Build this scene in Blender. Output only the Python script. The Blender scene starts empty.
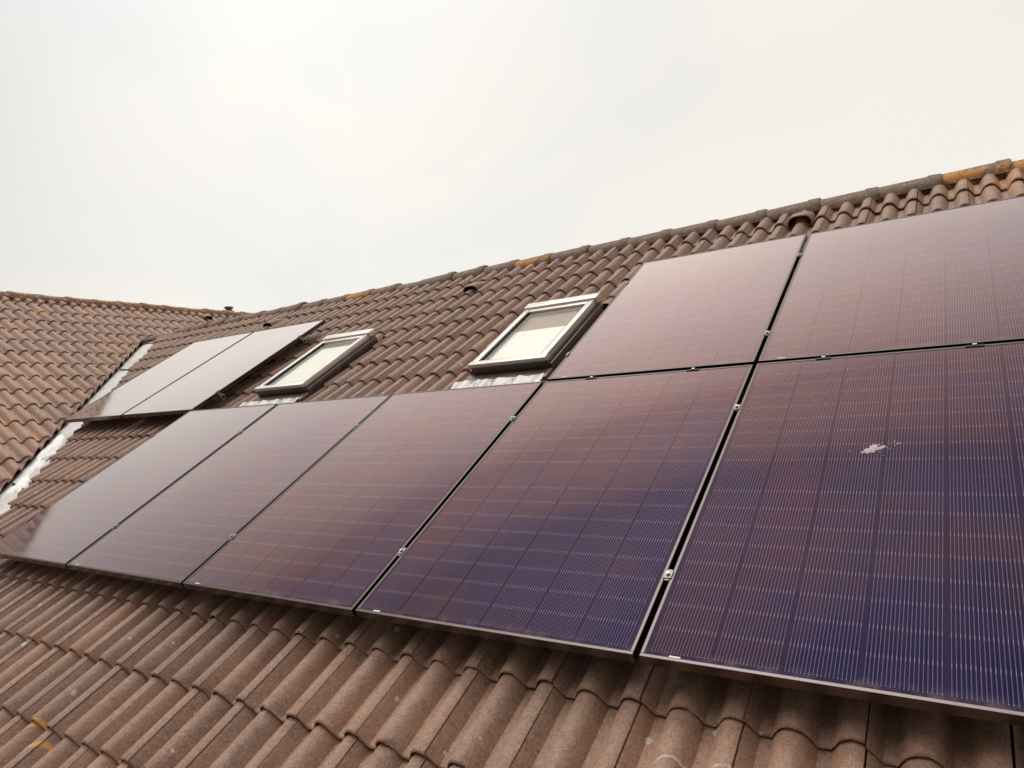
import bpy, bmesh, math, random
import numpy as np
from mathutils import Vector, Matrix, Euler
from math import radians as R, sin, cos, pi

random.seed(7); rng = np.random.default_rng(7)
S = bpy.context.scene
C = S.collection

# ------------------------------------------------------------------ frames
Z0 = 5.0                                   # height of the roof plane's origin above the ground
PITCH = R(30)                              # main roof
FM = Matrix.Translation((0, 0, Z0)) @ Matrix.Rotation(PITCH, 4, 'X')   # x along ridge, y up the slope, z off the panels' plane

def up(q):                                  # roof coordinates -> world
    return FM @ Vector(q)

# ------------------------------------------------------------------ camera
cam_d = bpy.data.cameras.new('camera'); cam = bpy.data.objects.new('camera', cam_d); C.objects.link(cam)
fw = Vector((-0.55785875, 0.82933422, 0.03159702)); rt = Vector((0.82705929, 0.55868921, -0.06196214)); uv = Vector((0.06904024, 0.00843351, 0.99757823))
m = Matrix((rt, uv, -fw)).transposed().to_4x4()
m.translation = Vector((5.49670861, -1.85529448, 0.73191114 + Z0))
cam.matrix_world = m
cam_d.sensor_width = 36; cam_d.lens = 701.48 * 36 / 1024
cam_d.clip_start = 0.05; cam_d.clip_end = 3000
S.camera = cam
S.render.resolution_x = 1024; S.render.resolution_y = 768

# ------------------------------------------------------------------ sky and sun (bright overcast)
SUN_EL, SUN_AZ = R(50), R(-120)              # azimuth from +Y towards +X
w = bpy.data.worlds.new('World'); S.world = w; w.use_nodes = True
nt = w.node_tree; nt.nodes.clear()
N = lambda t: nt.nodes.new(t)
out = N('ShaderNodeOutputWorld')
sky = N('ShaderNodeTexSky'); sky.sky_type = 'NISHITA'; sky.sun_disc = False
sky.sun_elevation = SUN_EL; sky.sun_rotation = SUN_AZ
bg1 = N('ShaderNodeBackground'); bg1.inputs['Strength'].default_value = 0.10
nt.links.new(sky.outputs[0], bg1.inputs[0])
tc = N('ShaderNodeTexCoord')
mp = N('ShaderNodeMapping'); mp.inputs['Scale'].default_value = (1.0, 1.0, 1.7)
nt.links.new(tc.outputs['Generated'], mp.inputs[0])
nz = N('ShaderNodeTexNoise'); nz.inputs['Scale'].default_value = 1.7; nz.inputs['Detail'].default_value = 4; nz.inputs['Roughness'].default_value = 0.45
nz.inputs['Distortion'].default_value = 0.4
nt.links.new(mp.outputs[0], nz.inputs['Vector'])
cr = N('ShaderNodeValToRGB')
cr.color_ramp.elements[0].position = 0.36; cr.color_ramp.elements[0].color = (0.765, 0.757, 0.74, 1)
cr.color_ramp.elements[1].position = 0.66; cr.color_ramp.elements[1].color = (0.90, 0.86, 0.785, 1)
nt.links.new(nz.outputs[0], cr.inputs[0])
sx = N('ShaderNodeSeparateXYZ'); nt.links.new(tc.outputs['Generated'], sx.inputs[0])
mr2 = N('ShaderNodeMapRange'); mr2.interpolation_type = 'SMOOTHSTEP'      # the cloud is thinner and brighter beyond the ridge
mr2.inputs['From Min'].default_value = -0.8; mr2.inputs['From Max'].default_value = 0.7
mr2.inputs['To Min'].default_value = 0.14; mr2.inputs['To Max'].default_value = 0.98
nt.links.new(sx.outputs['Y'], mr2.inputs['Value'])
def wmath(op, a_, b_):
    x = N('ShaderNodeMath'); x.operation = op
    for i_, v_ in enumerate((a_, b_)):
        if isinstance(v_, bpy.types.NodeSocket): nt.links.new(v_, x.inputs[i_])
        else: x.inputs[i_].default_value = v_
    return x.outputs[0]
def lobe(direction, amp, k_):                # soft bright patch of thinner cloud
    dv = Vector(direction).normalized()
    dp = N('ShaderNodeVectorMath'); dp.operation = 'DOT_PRODUCT'; nt.links.new(tc.outputs['Generated'], dp.inputs[0]); dp.inputs[1].default_value = dv
    e_ = wmath('EXPONENT', wmath('MULTIPLY', wmath('SUBTRACT', dp.outputs['Value'], 1.0), k_), 0.0)
    return wmath('MULTIPLY', e_, amp)
st = wmath('ADD', wmath('ADD', mr2.outputs[0], lobe((-0.25, 0.05, 0.95), 6.6, 13.0)), lobe((-0.72, 0.50, 0.50), 0.14, 12.0))
bg2 = N('ShaderNodeBackground')
nt.links.new(cr.outputs[0], bg2.inputs[0]); nt.links.new(st, bg2.inputs['Strength'])
mx = N('ShaderNodeMixShader'); mx.inputs[0].default_value = 0.93
nt.links.new(bg1.outputs[0], mx.inputs[1]); nt.links.new(bg2.outputs[0], mx.inputs[2]); nt.links.new(mx.outputs[0], out.inputs[0])

sl = bpy.data.lights.new('sun', 'SUN'); sun = bpy.data.objects.new('sun', sl); C.objects.link(sun)
sl.energy = 0.5; sl.angle = R(24); sl.color = (1.0, 0.93, 0.84)
d = Vector((sin(SUN_AZ) * cos(SUN_EL), cos(SUN_AZ) * cos(SUN_EL), sin(SUN_EL)))
sun.rotation_euler = d.to_track_quat('Z', 'Y').to_euler(); sun.location = d * 40 + Vector((0, 0, Z0))

vs = S.view_settings
vs.view_transform = 'Standard'; vs.look = 'None'; vs.exposure = 0.12; vs.gamma = 1.0; vs.use_curve_mapping = False

# ------------------------------------------------------------------ helpers
def tag(o, label=None, cat=None, group=None, kind=None):
    if label: o['label'] = label
    if cat: o['category'] = cat
    if group: o['group'] = group
    if kind: o['kind'] = kind
    return o

def empty(name, mat=None, parent=None):
    o = bpy.data.objects.new(name, None); C.objects.link(o); o.empty_display_size = 0.2
    if parent: o.parent = parent
    if mat is not None: o.matrix_local = mat
    return o

def link(name, me, material, parent=None, mat=None, smooth=None):
    if material is not None and not me.materials: me.materials.append(material)
    o = bpy.data.objects.new(name, me); C.objects.link(o)
    if parent: o.parent = parent
    if mat is not None: o.matrix_local = mat
    if smooth is not None:
        me.shade_smooth(); me.set_sharp_from_angle(angle=R(smooth))
    return o

def from_bm(name, bm, material, parent=None, mat=None, smooth=None):
    me = bpy.data.meshes.new(name); bm.normal_update(); bm.to_mesh(me); bm.free()
    return link(name, me, material, parent, mat, smooth)

def add_box(bm, a, b, bevel=0.0, M=None):
    r = bmesh.ops.create_cube(bm, size=1.0)
    vs_ = r['verts']
    for v in vs_:
        v.co = Vector([(a[i] + b[i]) / 2 + v.co[i] * (b[i] - a[i]) for i in range(3)])
    if bevel > 0:
        es = list({e for v in vs_ for e in v.link_edges})
        rb = bmesh.ops.bevel(bm, geom=es, offset=bevel, segments=2, affect='EDGES', profile=0.5)
        vs_ = list({v for f in rb['faces'] for v in f.verts} | {v for v in vs_ if v.is_valid})
    if M is not None:
        for v in vs_: v.co = M @ v.co
    return vs_

def add_cyl(bm, p0, p1, r0, r1=None, n=16):
    p0, p1 = Vector(p0), Vector(p1); r1 = r0 if r1 is None else r1
    ax = p1 - p0
    rr = bmesh.ops.create_cone(bm, cap_ends=True, segments=n, radius1=r0, radius2=r1, depth=ax.length)
    q = ax.to_track_quat('Z', 'Y')
    for v in rr['verts']: v.co = q @ v.co + (p0 + p1) / 2

def add_tube(bm, pts, r, n=8):
    for a_, b_ in zip(pts[:-1], pts[1:]): add_cyl(bm, a_, b_, r, n=n)

# ------------------------------------------------------------------ materials
class NT:
    def __init__(s, name):
        s.m = bpy.data.materials.new(name); s.m.use_nodes = True; s.t = s.m.node_tree; s.t.nodes.clear()
        s.out = s.n('ShaderNodeOutputMaterial'); s.p = s.n('ShaderNodeBsdfPrincipled'); s.l(s.p.outputs[0], s.out.inputs[0])
    def n(s, t): return s.t.nodes.new(t)
    def l(s, a, b): s.t.links.new(a, b)
    def put(s, sock, v):
        if isinstance(v, bpy.types.NodeSocket): s.l(v, sock)
        else: sock.default_value = v
    def math(s, op, a, b=0.0, c=0.0, clamp=False):
        x = s.n('ShaderNodeMath'); x.operation = op; x.use_clamp = clamp
        s.put(x.inputs[0], a); s.put(x.inputs[1], b); s.put(x.inputs[2], c); return x.outputs[0]
    def mix(s, f, a, b, blend='MIX'):
        x = s.n('ShaderNodeMix'); x.data_type = 'RGBA'; x.blend_type = blend
        s.put(x.inputs[0], f)
        for i, v in ((6, a), (7, b)):
            if isinstance(v, tuple) and len(v) == 3: v = (*v, 1)
            s.put(x.inputs[i], v)
        return x.outputs[2]
    def noise(s, vec, scale, detail=3, rough=0.5, dist=0.0):
        x = s.n('ShaderNodeTexNoise'); x.inputs['Scale'].default_value = scale; x.inputs['Detail'].default_value = detail
        x.inputs['Roughness'].default_value = rough; x.inputs['Distortion'].default_value = dist
        if vec is not None: s.l(vec, x.inputs['Vector'])
        return x.outputs[0]
    def ramp(s, v, p0, p1, a=0.0, b=1.0):
        x = s.n('ShaderNodeMapRange'); x.interpolation_type = 'SMOOTHSTEP'
        s.put(x.inputs['Value'], v)
        for k, q in (('From Min', p0), ('From Max', p1), ('To Min', a), ('To Max', b)): x.inputs[k].default_value = q
        return x.outputs[0]
    def obj(s): return s.n('ShaderNodeTexCoord').outputs['Object']
    def set(s, **k):
        for key, v in k.items():
            sock = s.p.inputs[key.replace('_', ' ')]
            if isinstance(v, tuple) and len(v) == 3: v = (*v, 1)
            s.put(sock, v)
    def bump(s, h, strength, dist):
        b = s.n('ShaderNodeBump'); b.inputs['Strength'].default_value = strength; b.inputs['Distance'].default_value = dist
        s.l(h, b.inputs['Height']); s.l(b.outputs[0], s.p.inputs['Normal'])

def simple(name, col, rough=0.5, metal=0.0, spec=0.5, var=0.12, vscale=14.0, bump=0.0):
    k = NT(name); o = k.obj()
    n1 = k.noise(o, vscale, 4, 0.6)
    f = k.ramp(n1, 0.3, 0.7)
    c = k.mix(f, tuple(x * (1 - var) for x in col), tuple(min(1, x * (1 + var)) for x in col))
    k.set(Base_Color=c, Roughness=k.ramp(n1, 0.3, 0.7, max(0, rough - 0.06), rough + 0.06), Metallic=metal, Specular_IOR_Level=spec)
    if bump: k.bump(k.noise(o, vscale * 6, 3), bump, 0.004)
    return k.m

def spot_mask(k, o, spots, nz):
    """union of soft blobs (x, y, radius) in the part's own coordinates, edges broken up by noise"""
    total = None
    sp = k.n('ShaderNodeSeparateXYZ'); k.l(o, sp.inputs[0])
    for (x, y, r) in spots:
        dx = k.math('SUBTRACT', sp.outputs[0], x); dy = k.math('SUBTRACT', sp.outputs[1], y)
        d2 = k.math('SQRT', k.math('ADD', k.math('MULTIPLY', dx, dx), k.math('MULTIPLY', dy, dy)))
        v = k.math('SUBTRACT', 1.0, k.math('DIVIDE', d2, r), clamp=True)
        total = v if total is None else k.math('MAXIMUM', total, v)
    return k.ramp(k.math('MULTIPLY', total, k.math('ADD', nz, 0.35)), 0.22, 0.36)

def tile_material(name, spots, streaks=(), scuffs=(), base=(0.415, 0.222, 0.142), dark=0.6):
    k = NT(name); o = k.obj()
    at = k.n('ShaderNodeAttribute'); at.attribute_name = 'tint'; tint = at.outputs['Fac']
    big = k.noise(o, 1.3, 4, 0.6)
    mid = k.noise(o, 9.0, 5, 0.65, 0.5)
    fine = k.noise(o, 260.0, 2, 0.7)
    grain = k.noise(o, 95.0, 3, 0.7)
    c = k.mix(k.ramp(tint, 0.0, 1.0), tuple(x * 0.82 for x in base), (base[0] * 1.14, base[1] * 1.14, base[2] * 1.12))
    c = k.mix(k.ramp(big, 0.38, 0.68, 0.0, 0.5), c, (0.33, 0.195, 0.135))
    c = k.mix(k.ramp(mid, 0.55, 0.75, 0.0, dark), c, (0.16, 0.082, 0.056))              # grime
    c = k.mix(k.ramp(k.noise(o, 5.0, 5, 0.7), 0.6, 0.72, 0.0, 0.35), c, (0.48, 0.36, 0.285))   # pale bloom
    c = k.mix(k.ramp(grain, 0.35, 0.68, 0.0, 0.55), c, k.mix(0.55, c, (0.62, 0.475, 0.38)))
    c = k.mix(k.ramp(fine, 0.48, 0.68, 0.0, 0.8), c, k.mix(0.65, c, (0.05, 0.028, 0.02)))
    mott = k.noise(o, 42.0, 4, 0.75)
    c = k.mix(k.ramp(mott, 0.50, 0.66, 0.0, 0.55), c, k.mix(0.5, c, (0.09, 0.052, 0.038)))
    c = k.mix(k.ramp(mott, 0.46, 0.34, 0.0, 0.35), c, k.mix(0.5, c, (0.62, 0.48, 0.38)))
    # pale crustose lichen dots and droppings
    vo = k.n('ShaderNodeTexVoronoi'); vo.inputs['Scale'].default_value = 17.0; k.l(o, vo.inputs['Vector'])
    sc = k.n('ShaderNodeSeparateColor'); k.l(vo.outputs['Color'], sc.inputs[0])
    rad = k.math('MULTIPLY', k.math('GREATER_THAN', sc.outputs[0], 0.80), k.math('MULTIPLY', sc.outputs[1], 0.24))
    dot = k.math('LESS_THAN', k.math('ADD', vo.outputs['Distance'], k.math('MULTIPLY', k.math('SUBTRACT', grain, 0.5), 0.30)), rad)
    c = k.mix(k.math('MULTIPLY', dot, 0.9), c, (0.62, 0.56, 0.50))
    vo2 = k.n('ShaderNodeTexVoronoi'); vo2.inputs['Scale'].default_value = 48.0; k.l(o, vo2.inputs['Vector'])
    sc2 = k.n('ShaderNodeSeparateColor'); k.l(vo2.outputs['Color'], sc2.inputs[0])
    d2 = k.math('LESS_THAN', vo2.outputs['Distance'], k.math('MULTIPLY', k.math('GREATER_THAN', sc2.outputs[0], 0.93), 0.18))
    c = k.mix(k.math('MULTIPLY', d2, 0.5), c, (0.55, 0.48, 0.42))
    for (cx, cy, r_, w_) in scuffs:             # pale scuffs from boots and ladders
        spx = k.n('ShaderNodeSeparateXYZ'); k.l(o, spx.inputs[0])
        dx = k.math('SUBTRACT', spx.outputs[0], cx); dy = k.math('SUBTRACT', spx.outputs[1], cy)
        dd = k.math('ADD', k.math('SQRT', k.math('ADD', k.math('MULTIPLY', dx, dx), k.math('MULTIPLY', dy, dy))), k.math('MULTIPLY', k.math('SUBTRACT', mid, 0.5), 0.05))
        arc = k.math('MULTIPLY', k.ramp(k.math('ABSOLUTE', k.math('SUBTRACT', dd, r_)), w_, w_ * 0.4), k.ramp(dy, 0.3 * r_, 0.7 * r_))
        arc = k.math('MULTIPLY', arc, k.ramp(mott, 0.40, 0.52, 0.1, 0.75))
        c = k.mix(arc, c, (0.66, 0.58, 0.50))
    if spots:
        ms = spot_mask(k, o, spots, k.noise(o, 22.0, 5, 0.7))
        ms = k.math('MULTIPLY', ms, k.ramp(k.noise(o, 34.0, 5, 0.75), 0.47, 0.58))
        sp = k.n('ShaderNodeSeparateXYZ'); k.l(o, sp.inputs[0])
        for (cx, cy, r_, w_) in streaks:        # crescents of lichen
            dx = k.math('SUBTRACT', sp.outputs[0], cx); dy = k.math('SUBTRACT', sp.outputs[1], cy)
            dd = k.math('SQRT', k.math('ADD', k.math('MULTIPLY', dx, dx), k.math('MULTIPLY', k.math('MULTIPLY', dy, dy), 0.8)))
            dd = k.math('ADD', dd, k.math('MULTIPLY', k.math('SUBTRACT', mid, 0.5), 0.06))
            arc = k.ramp(k.math('ABSOLUTE', k.math('SUBTRACT', dd, r_)), w_, w_ * 0.55)
            arc = k.math('MULTIPLY', arc, k.ramp(dx, 0.03, -0.02)); arc = k.math('MULTIPLY', arc, k.ramp(dy, -0.06, 0.0))
            ms = k.math('MAXIMUM', ms, arc)
        oc = k.mix(k.ramp(grain, 0.4, 0.6), (0.85, 0.36, 0.05), (0.60, 0.36, 0.14))
        c = k.mix(k.math('MULTIPLY', ms, 0.9), c, oc)
    k.set(Base_Color=c, Roughness=0.58, Specular_IOR_Level=0.55, Diffuse_Roughness=0.6)
    k.bump(k.math('ADD', k.math('ADD', k.math('MULTIPLY', fine, 0.5), grain), mott), 0.9, 0.003)
    return k.m

# lichen spots, in slope coordinates
M_tile = tile_material('concrete_tile_main', [(5.76, 4.28, 0.30), (5.45, 4.35, 0.16), (6.3, 4.2, 0.3), (1.95, 4.40, 0.10)], [(2.16, -0.90, 0.18, 0.016), (2.34, -0.93, 0.17, 0.012)], [(4.90, -0.27, 0.09, 0.006), (4.76, -0.25, 0.06, 0.005), (5.12, -0.24, 0.08, 0.005), (3.30, -0.42, 0.05, 0.005)])
M_tile_wing = tile_material('concrete_tile_wing', [(2.9, 4.75, 0.22), (3.3, 4.5, 0.14), (1.30, 1.27, 0.10), (2.5, 5.15, 0.2), (0.95, 1.9, 0.1), (4.5, 5.0, 0.2)], base=(0.49, 0.268, 0.172), dark=0.32)
M_rear = tile_material('concrete_tile_rear', [])

def ridge_material(name, orange):
    k = NT(name); o = k.obj()
    n1 = k.noise(o, 14, 5, 0.7); n2 = k.noise(o, 90, 3, 0.7); n3 = k.noise(o, 11.0, 5, 0.75)
    c = k.mix(k.ramp(n1, 0.35, 0.65), (0.20, 0.14, 0.11), (0.33, 0.23, 0.18))
    c = k.mix(k.ramp(n2, 0.45, 0.7, 0, 0.6), c, (0.07, 0.045, 0.035))
    c = k.mix(k.ramp(k.noise(o, 30, 3, 0.6), 0.64, 0.7, 0, 0.7), c, (0.5, 0.45, 0.39))
    c = k.mix(k.ramp(k.math('ADD', n3, k.math('MULTIPLY', n1, 0.35)), orange, orange + 0.07, 0, 0.85), c, k.mix(k.ramp(n2, 0.42, 0.6), (0.78, 0.32, 0.045), (0.48, 0.27, 0.11)))
    k.set(Base_Color=c, Roughness=0.85, Specular_IOR_Level=0.25)
    k.bump(k.math('ADD', n2, n1), 0.8, 0.005)
    return k.m
M_ridge = ridge_material('ridge_concrete', 0.86)
M_ridge_lichen = ridge_material('ridge_concrete_lichen', 0.66)
M_ridge_wing = ridge_material('ridge_concrete_wing', 0.67)
M_mortar = simple('bedding_mortar', (0.16, 0.11, 0.085), 0.9, var=0.35, vscale=30, bump=0.6)
M_alu = simple('aluminium', (0.46, 0.44, 0.42), 0.35, 1.0)
M_frame = simple('anodised_frame', (0.105, 0.088, 0.084), 0.22, 1.0, var=0.05)
M_clamp = simple('dull_clamp', (0.20, 0.18, 0.17), 0.4, 0.9)
M_back = simple('black_backsheet', (0.02, 0.018, 0.018), 0.6)
M_steel = simple('galvanised_hook', (0.45, 0.44, 0.43), 0.45, 0.9)
M_sticker = simple('white_label', (0.75, 0.73, 0.70), 0.5, var=0.03)
M_drop = simple('bird_lime', (0.44, 0.40, 0.41), 0.9, var=0.15, vscale=60)
M_zinc = None
def zinc():
    k = NT('zinc_sheet'); o = k.obj()
    n1 = k.noise(o, 3.0, 5, 0.7, 1.0); n2 = k.noise(o, 24.0, 4, 0.7)
    c = k.mix(k.ramp(n1, 0.35, 0.65), (0.50, 0.485, 0.47), (0.66, 0.64, 0.62))
    c = k.mix(k.ramp(n2, 0.58, 0.78, 0, 0.5), c, (0.38, 0.33, 0.30))
    k.set(Base_Color=c, Roughness=0.6, Metallic=0.1)
    k.bump(n1, 0.25, 0.02)
    return k.m
M_zinc = zinc()
M_white = simple('white_cement_smear', (0.88, 0.86, 0.82), 0.85, var=0.12, vscale=25, bump=0.5)
M_lead = simple('pleated_lead_apron', (0.55, 0.52, 0.49), 0.5, 0.3, var=0.2, vscale=18, bump=0.3)
M_winmetal = simple('grey_window_cladding', (0.70, 0.64, 0.59), 0.38, 0.3, var=0.07)
M_windark = simple('brown_window_flashing', (0.15, 0.115, 0.10), 0.4, 0.4, var=0.15)
M_rubber = simple('dark_gasket', (0.02, 0.017, 0.016), 0.7)
M_blind = simple('cream_blind', (0.93, 0.915, 0.86), 0.8, var=0.02)
M_inside = simple('dark_room_lining', (0.34, 0.22, 0.17), 0.7)
M_dark = simple('vent_dark', (0.02, 0.013, 0.01), 0.9)
M_brick = None
def brick():
    k = NT('brick_wall'); o = k.obj()
    b = k.n('ShaderNodeTexBrick'); b.inputs['Scale'].default_value = 4.0; b.inputs['Mortar Size'].default_value = 0.012
    b.inputs['Color1'].default_value = (0.28, 0.13, 0.08, 1); b.inputs['Color2'].default_value = (0.22, 0.10, 0.065, 1); b.inputs['Mortar'].default_value = (0.4, 0.37, 0.33, 1)
    mp = k.n('ShaderNodeMapping'); mp.inputs['Rotation'].default_value = (R(90), 0, 0); k.l(o, mp.inputs[0]); k.l(mp.outputs[0], b.inputs['Vector'])
    k.set(Base_Color=b.outputs[0], Roughness=0.85); return k.m
M_brick = brick()
M_gutter = simple('zinc_gutter', (0.35, 0.34, 0.33), 0.5, 0.5)
M_ground = simple('paved_ground', (0.07, 0.065, 0.055), 0.9, var=0.4, vscale=0.7, bump=0.3)

def glass():
    k = NT('window_glass'); k.t.nodes.remove(k.p)
    fr = k.n('ShaderNodeLayerWeight'); fr.inputs['Blend'].default_value = 0.5
    fv = k.math('ADD', k.math('MULTIPLY', k.math('POWER', fr.outputs['Facing'], 4.0), 0.7), 0.04, clamp=True)
    ge = k.n('ShaderNodeNewGeometry'); fv = k.math('MULTIPLY', fv, k.math('SUBTRACT', 1.0, ge.outputs['Backfacing']))
    tr = k.n('ShaderNodeBsdfTransparent'); tr.inputs[0].default_value = (0.99, 0.99, 0.97, 1)
    gl = k.n('ShaderNodeBsdfGlossy'); gl.inputs['Roughness'].default_value = 0.03
    mxs = k.n('ShaderNodeMixShader'); k.l(fv, mxs.inputs[0]); k.l(tr.outputs[0], mxs.inputs[1]); k.l(gl.outputs[0], mxs.inputs[2])
    k.l(mxs.outputs[0], k.out.inputs[0]); return k.m
M_glass = glass()

PW, PH, PGAP = 1.134, 1.720, 0.020           # solar panel
def cells():
    k = NT('solar_cells'); o = k.obj()
    sp = k.n('ShaderNodeSeparateXYZ'); k.l(o, sp.inputs[0])
    x = k.math('ADD', sp.outputs[0], 0.5469); y = k.math('SUBTRACT', sp.outputs[1], 0.0205)
    CW, CHh, WS = 0.1823, 0.0933, 0.0096
    cx = k.math('DIVIDE', x, CW); cy = k.math('DIVIDE', y, CHh)
    ix = k.math('FLOOR', cx); iy = k.math('FLOOR', cy)
    fx = k.math('MULTIPLY', k.math('SUBTRACT', cx, ix), CW)          # metres from the cell's left edge
    fy = k.math('SUBTRACT', cy, iy)
    # 18 wires per cell
    wxp = k.math('DIVIDE', k.math('SUBTRACT', fx, 0.00475), WS)       # -> wires at 0.5, 1.5, ...
    fw_ = k.math('ABSOLUTE', k.math('SUBTRACT', k.math('FRACT', wxp), 0.5))
    inwire = k.math('LESS_THAN', fw_, 0.10)
    rng_ = k.math('MULTIPLY', k.math('GREATER_THAN', wxp, 0.0), k.math('LESS_THAN', wxp, 18.0))
    inx = k.math('MULTIPLY', k.math('GREATER_THAN', x, 0.0), k.math('LESS_THAN', x, CW * 6))
    iny = k.math('MULTIPLY', k.math('GREATER_THAN', y, 0.004), k.math('LESS_THAN', y, CHh * 18 - 0.004))
    inside = k.math('MULTIPLY', inx, iny)
    wire = k.math('MULTIPLY', k.math('MULTIPLY', inwire, rng_), inside)
    edge = k.math('MINIMUM', fy, k.math('SUBTRACT', 1.0, fy))        # 0 at half-cell borders
    joint = k.math('MULTIPLY', k.math('LESS_THAN', edge, 0.075), k.math('GREATER_THAN', k.math('ABSOLUTE', k.math('SUBTRACT', cy, 9.0)), 0.3))
    gapx = k.math('SUBTRACT', 1.0, rng_)
    midgap = k.math('LESS_THAN', k.math('ABSOLUTE', k.math('SUBTRACT', cy, 9.0)), 0.06)
    gap = k.math('MAXIMUM', k.math('MAXIMUM', gapx, midgap), k.math('SUBTRACT', 1.0, inside))
    # every cell its own tone, then a drift across the panel
    oi = k.n('ShaderNodeObjectInfo')
    cv = k.n('ShaderNodeCombineXYZ'); k.l(ix, cv.inputs[0]); k.l(iy, cv.inputs[1]); k.l(k.math('MULTIPLY', oi.outputs['Random'], 57.0), cv.inputs[2])
    wn = k.n('ShaderNodeTexWhiteNoise'); wn.noise_dimensions = '3D'; k.l(cv.outputs[0], wn.inputs['Vector'])
    cofs = k.n('ShaderNodeVectorMath'); cofs.operation = 'ADD'; k.l(o, cofs.inputs[0])
    c3 = k.n('ShaderNodeCombineXYZ'); k.l(k.math('MULTIPLY', oi.outputs['Random'], 91.0), c3.inputs[2]); k.l(c3.outputs[0], cofs.inputs[1])
    patch = k.noise(cofs.outputs[0], 1.6, 3, 0.6)
    tone = k.math('ADD', k.math('MULTIPLY', wn.outputs['Value'], 0.12), k.math('ADD', patch, k.math('ADD', k.math('MULTIPLY', sp.outputs[0], -0.16), k.math('MULTIPLY', k.math('SUBTRACT', sp.outputs[1], 0.86), 0.07))))  # sideways and upward drift paints the coating's view-angle tint into the cells
    cell = k.mix(k.ramp(tone, 0.42, 0.72), (0.006, 0.007, 0.034), (0.032, 0.011, 0.016))
    cell = k.mix(gap, cell, (0.018, 0.012, 0.026))
    wc = k.mix(joint, (0.120, 0.092, 0.115), (0.25, 0.19, 0.20))
    c = k.mix(wire, cell, wc)
    # thin dust film, broken up
    dust = k.ramp(k.noise(cofs.outputs[0], 5.0, 6, 0.7), 0.35, 0.8, 0.002, 0.022)
    silt = k.math('MULTIPLY', k.ramp(sp.outputs[1], 0.055, 0.011), k.ramp(k.noise(cofs.outputs[0], 16.0, 5, 0.7), 0.40, 0.75, 0.0, 0.22))
    mps = k.n('ShaderNodeMapping'); mps.inputs['Scale'].default_value = (26.0, 1.3, 1.0); k.l(cofs.outputs[0], mps.inputs[0])
    runs = k.ramp(k.noise(mps.outputs[0], 1.0, 4, 0.65), 0.58, 0.80, 0.0, 0.020)      # dried rain runs
    dust = k.math('ADD', k.math('ADD', dust, runs), silt, clamp=True)
    c = k.mix(dust, c, (0.42, 0.30, 0.26))
    k.set(Base_Color=c, Roughness=0.5, Specular_IOR_Level=0.0)
    # anti-reflex solar glass: almost no reflection head on, a strong one at a glancing angle, with a pinkish residual tint
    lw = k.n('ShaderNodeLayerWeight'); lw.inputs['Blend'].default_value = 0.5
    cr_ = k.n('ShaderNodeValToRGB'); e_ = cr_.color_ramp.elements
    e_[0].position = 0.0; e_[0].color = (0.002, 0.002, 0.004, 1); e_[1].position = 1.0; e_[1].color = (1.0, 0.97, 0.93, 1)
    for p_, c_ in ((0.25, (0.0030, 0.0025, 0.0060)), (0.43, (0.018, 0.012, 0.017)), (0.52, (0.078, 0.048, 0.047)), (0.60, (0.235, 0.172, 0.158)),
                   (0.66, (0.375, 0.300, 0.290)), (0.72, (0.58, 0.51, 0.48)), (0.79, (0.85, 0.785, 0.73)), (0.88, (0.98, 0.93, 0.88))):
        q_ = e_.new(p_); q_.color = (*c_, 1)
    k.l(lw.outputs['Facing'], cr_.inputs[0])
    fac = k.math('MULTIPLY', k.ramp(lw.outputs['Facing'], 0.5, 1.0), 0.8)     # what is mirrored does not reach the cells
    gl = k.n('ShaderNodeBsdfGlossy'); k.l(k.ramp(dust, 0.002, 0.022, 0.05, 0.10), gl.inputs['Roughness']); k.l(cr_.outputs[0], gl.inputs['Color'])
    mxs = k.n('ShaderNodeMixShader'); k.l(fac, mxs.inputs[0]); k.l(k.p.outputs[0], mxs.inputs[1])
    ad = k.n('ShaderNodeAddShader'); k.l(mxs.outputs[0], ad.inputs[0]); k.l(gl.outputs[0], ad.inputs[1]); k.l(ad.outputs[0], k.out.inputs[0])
    return k.m
M_cells = cells()

# ------------------------------------------------------------------ ground
bm = bmesh.new(); bmesh.ops.create_grid(bm, x_segments=8, y_segments=8, size=400)
tag(from_bm('ground', bm, M_ground), kind='structure')

# ------------------------------------------------------------------ the house
house = tag(empty('house'), 'brown tiled L-shaped house roof with ridge tiles, a zinc valley and two roof windows', 'house')

ROLL_H = 0.056
def prof(s):
    """roll profile, s = offset from a crest in units of the roll pitch (|s| <= .5)"""
    a = np.abs((s + 0.5) % 1.0 - 0.5)
    t = np.clip(a / 0.365, 0, 1)
    return ROLL_H * (1 - t ** 2.3) ** 0.85

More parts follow.
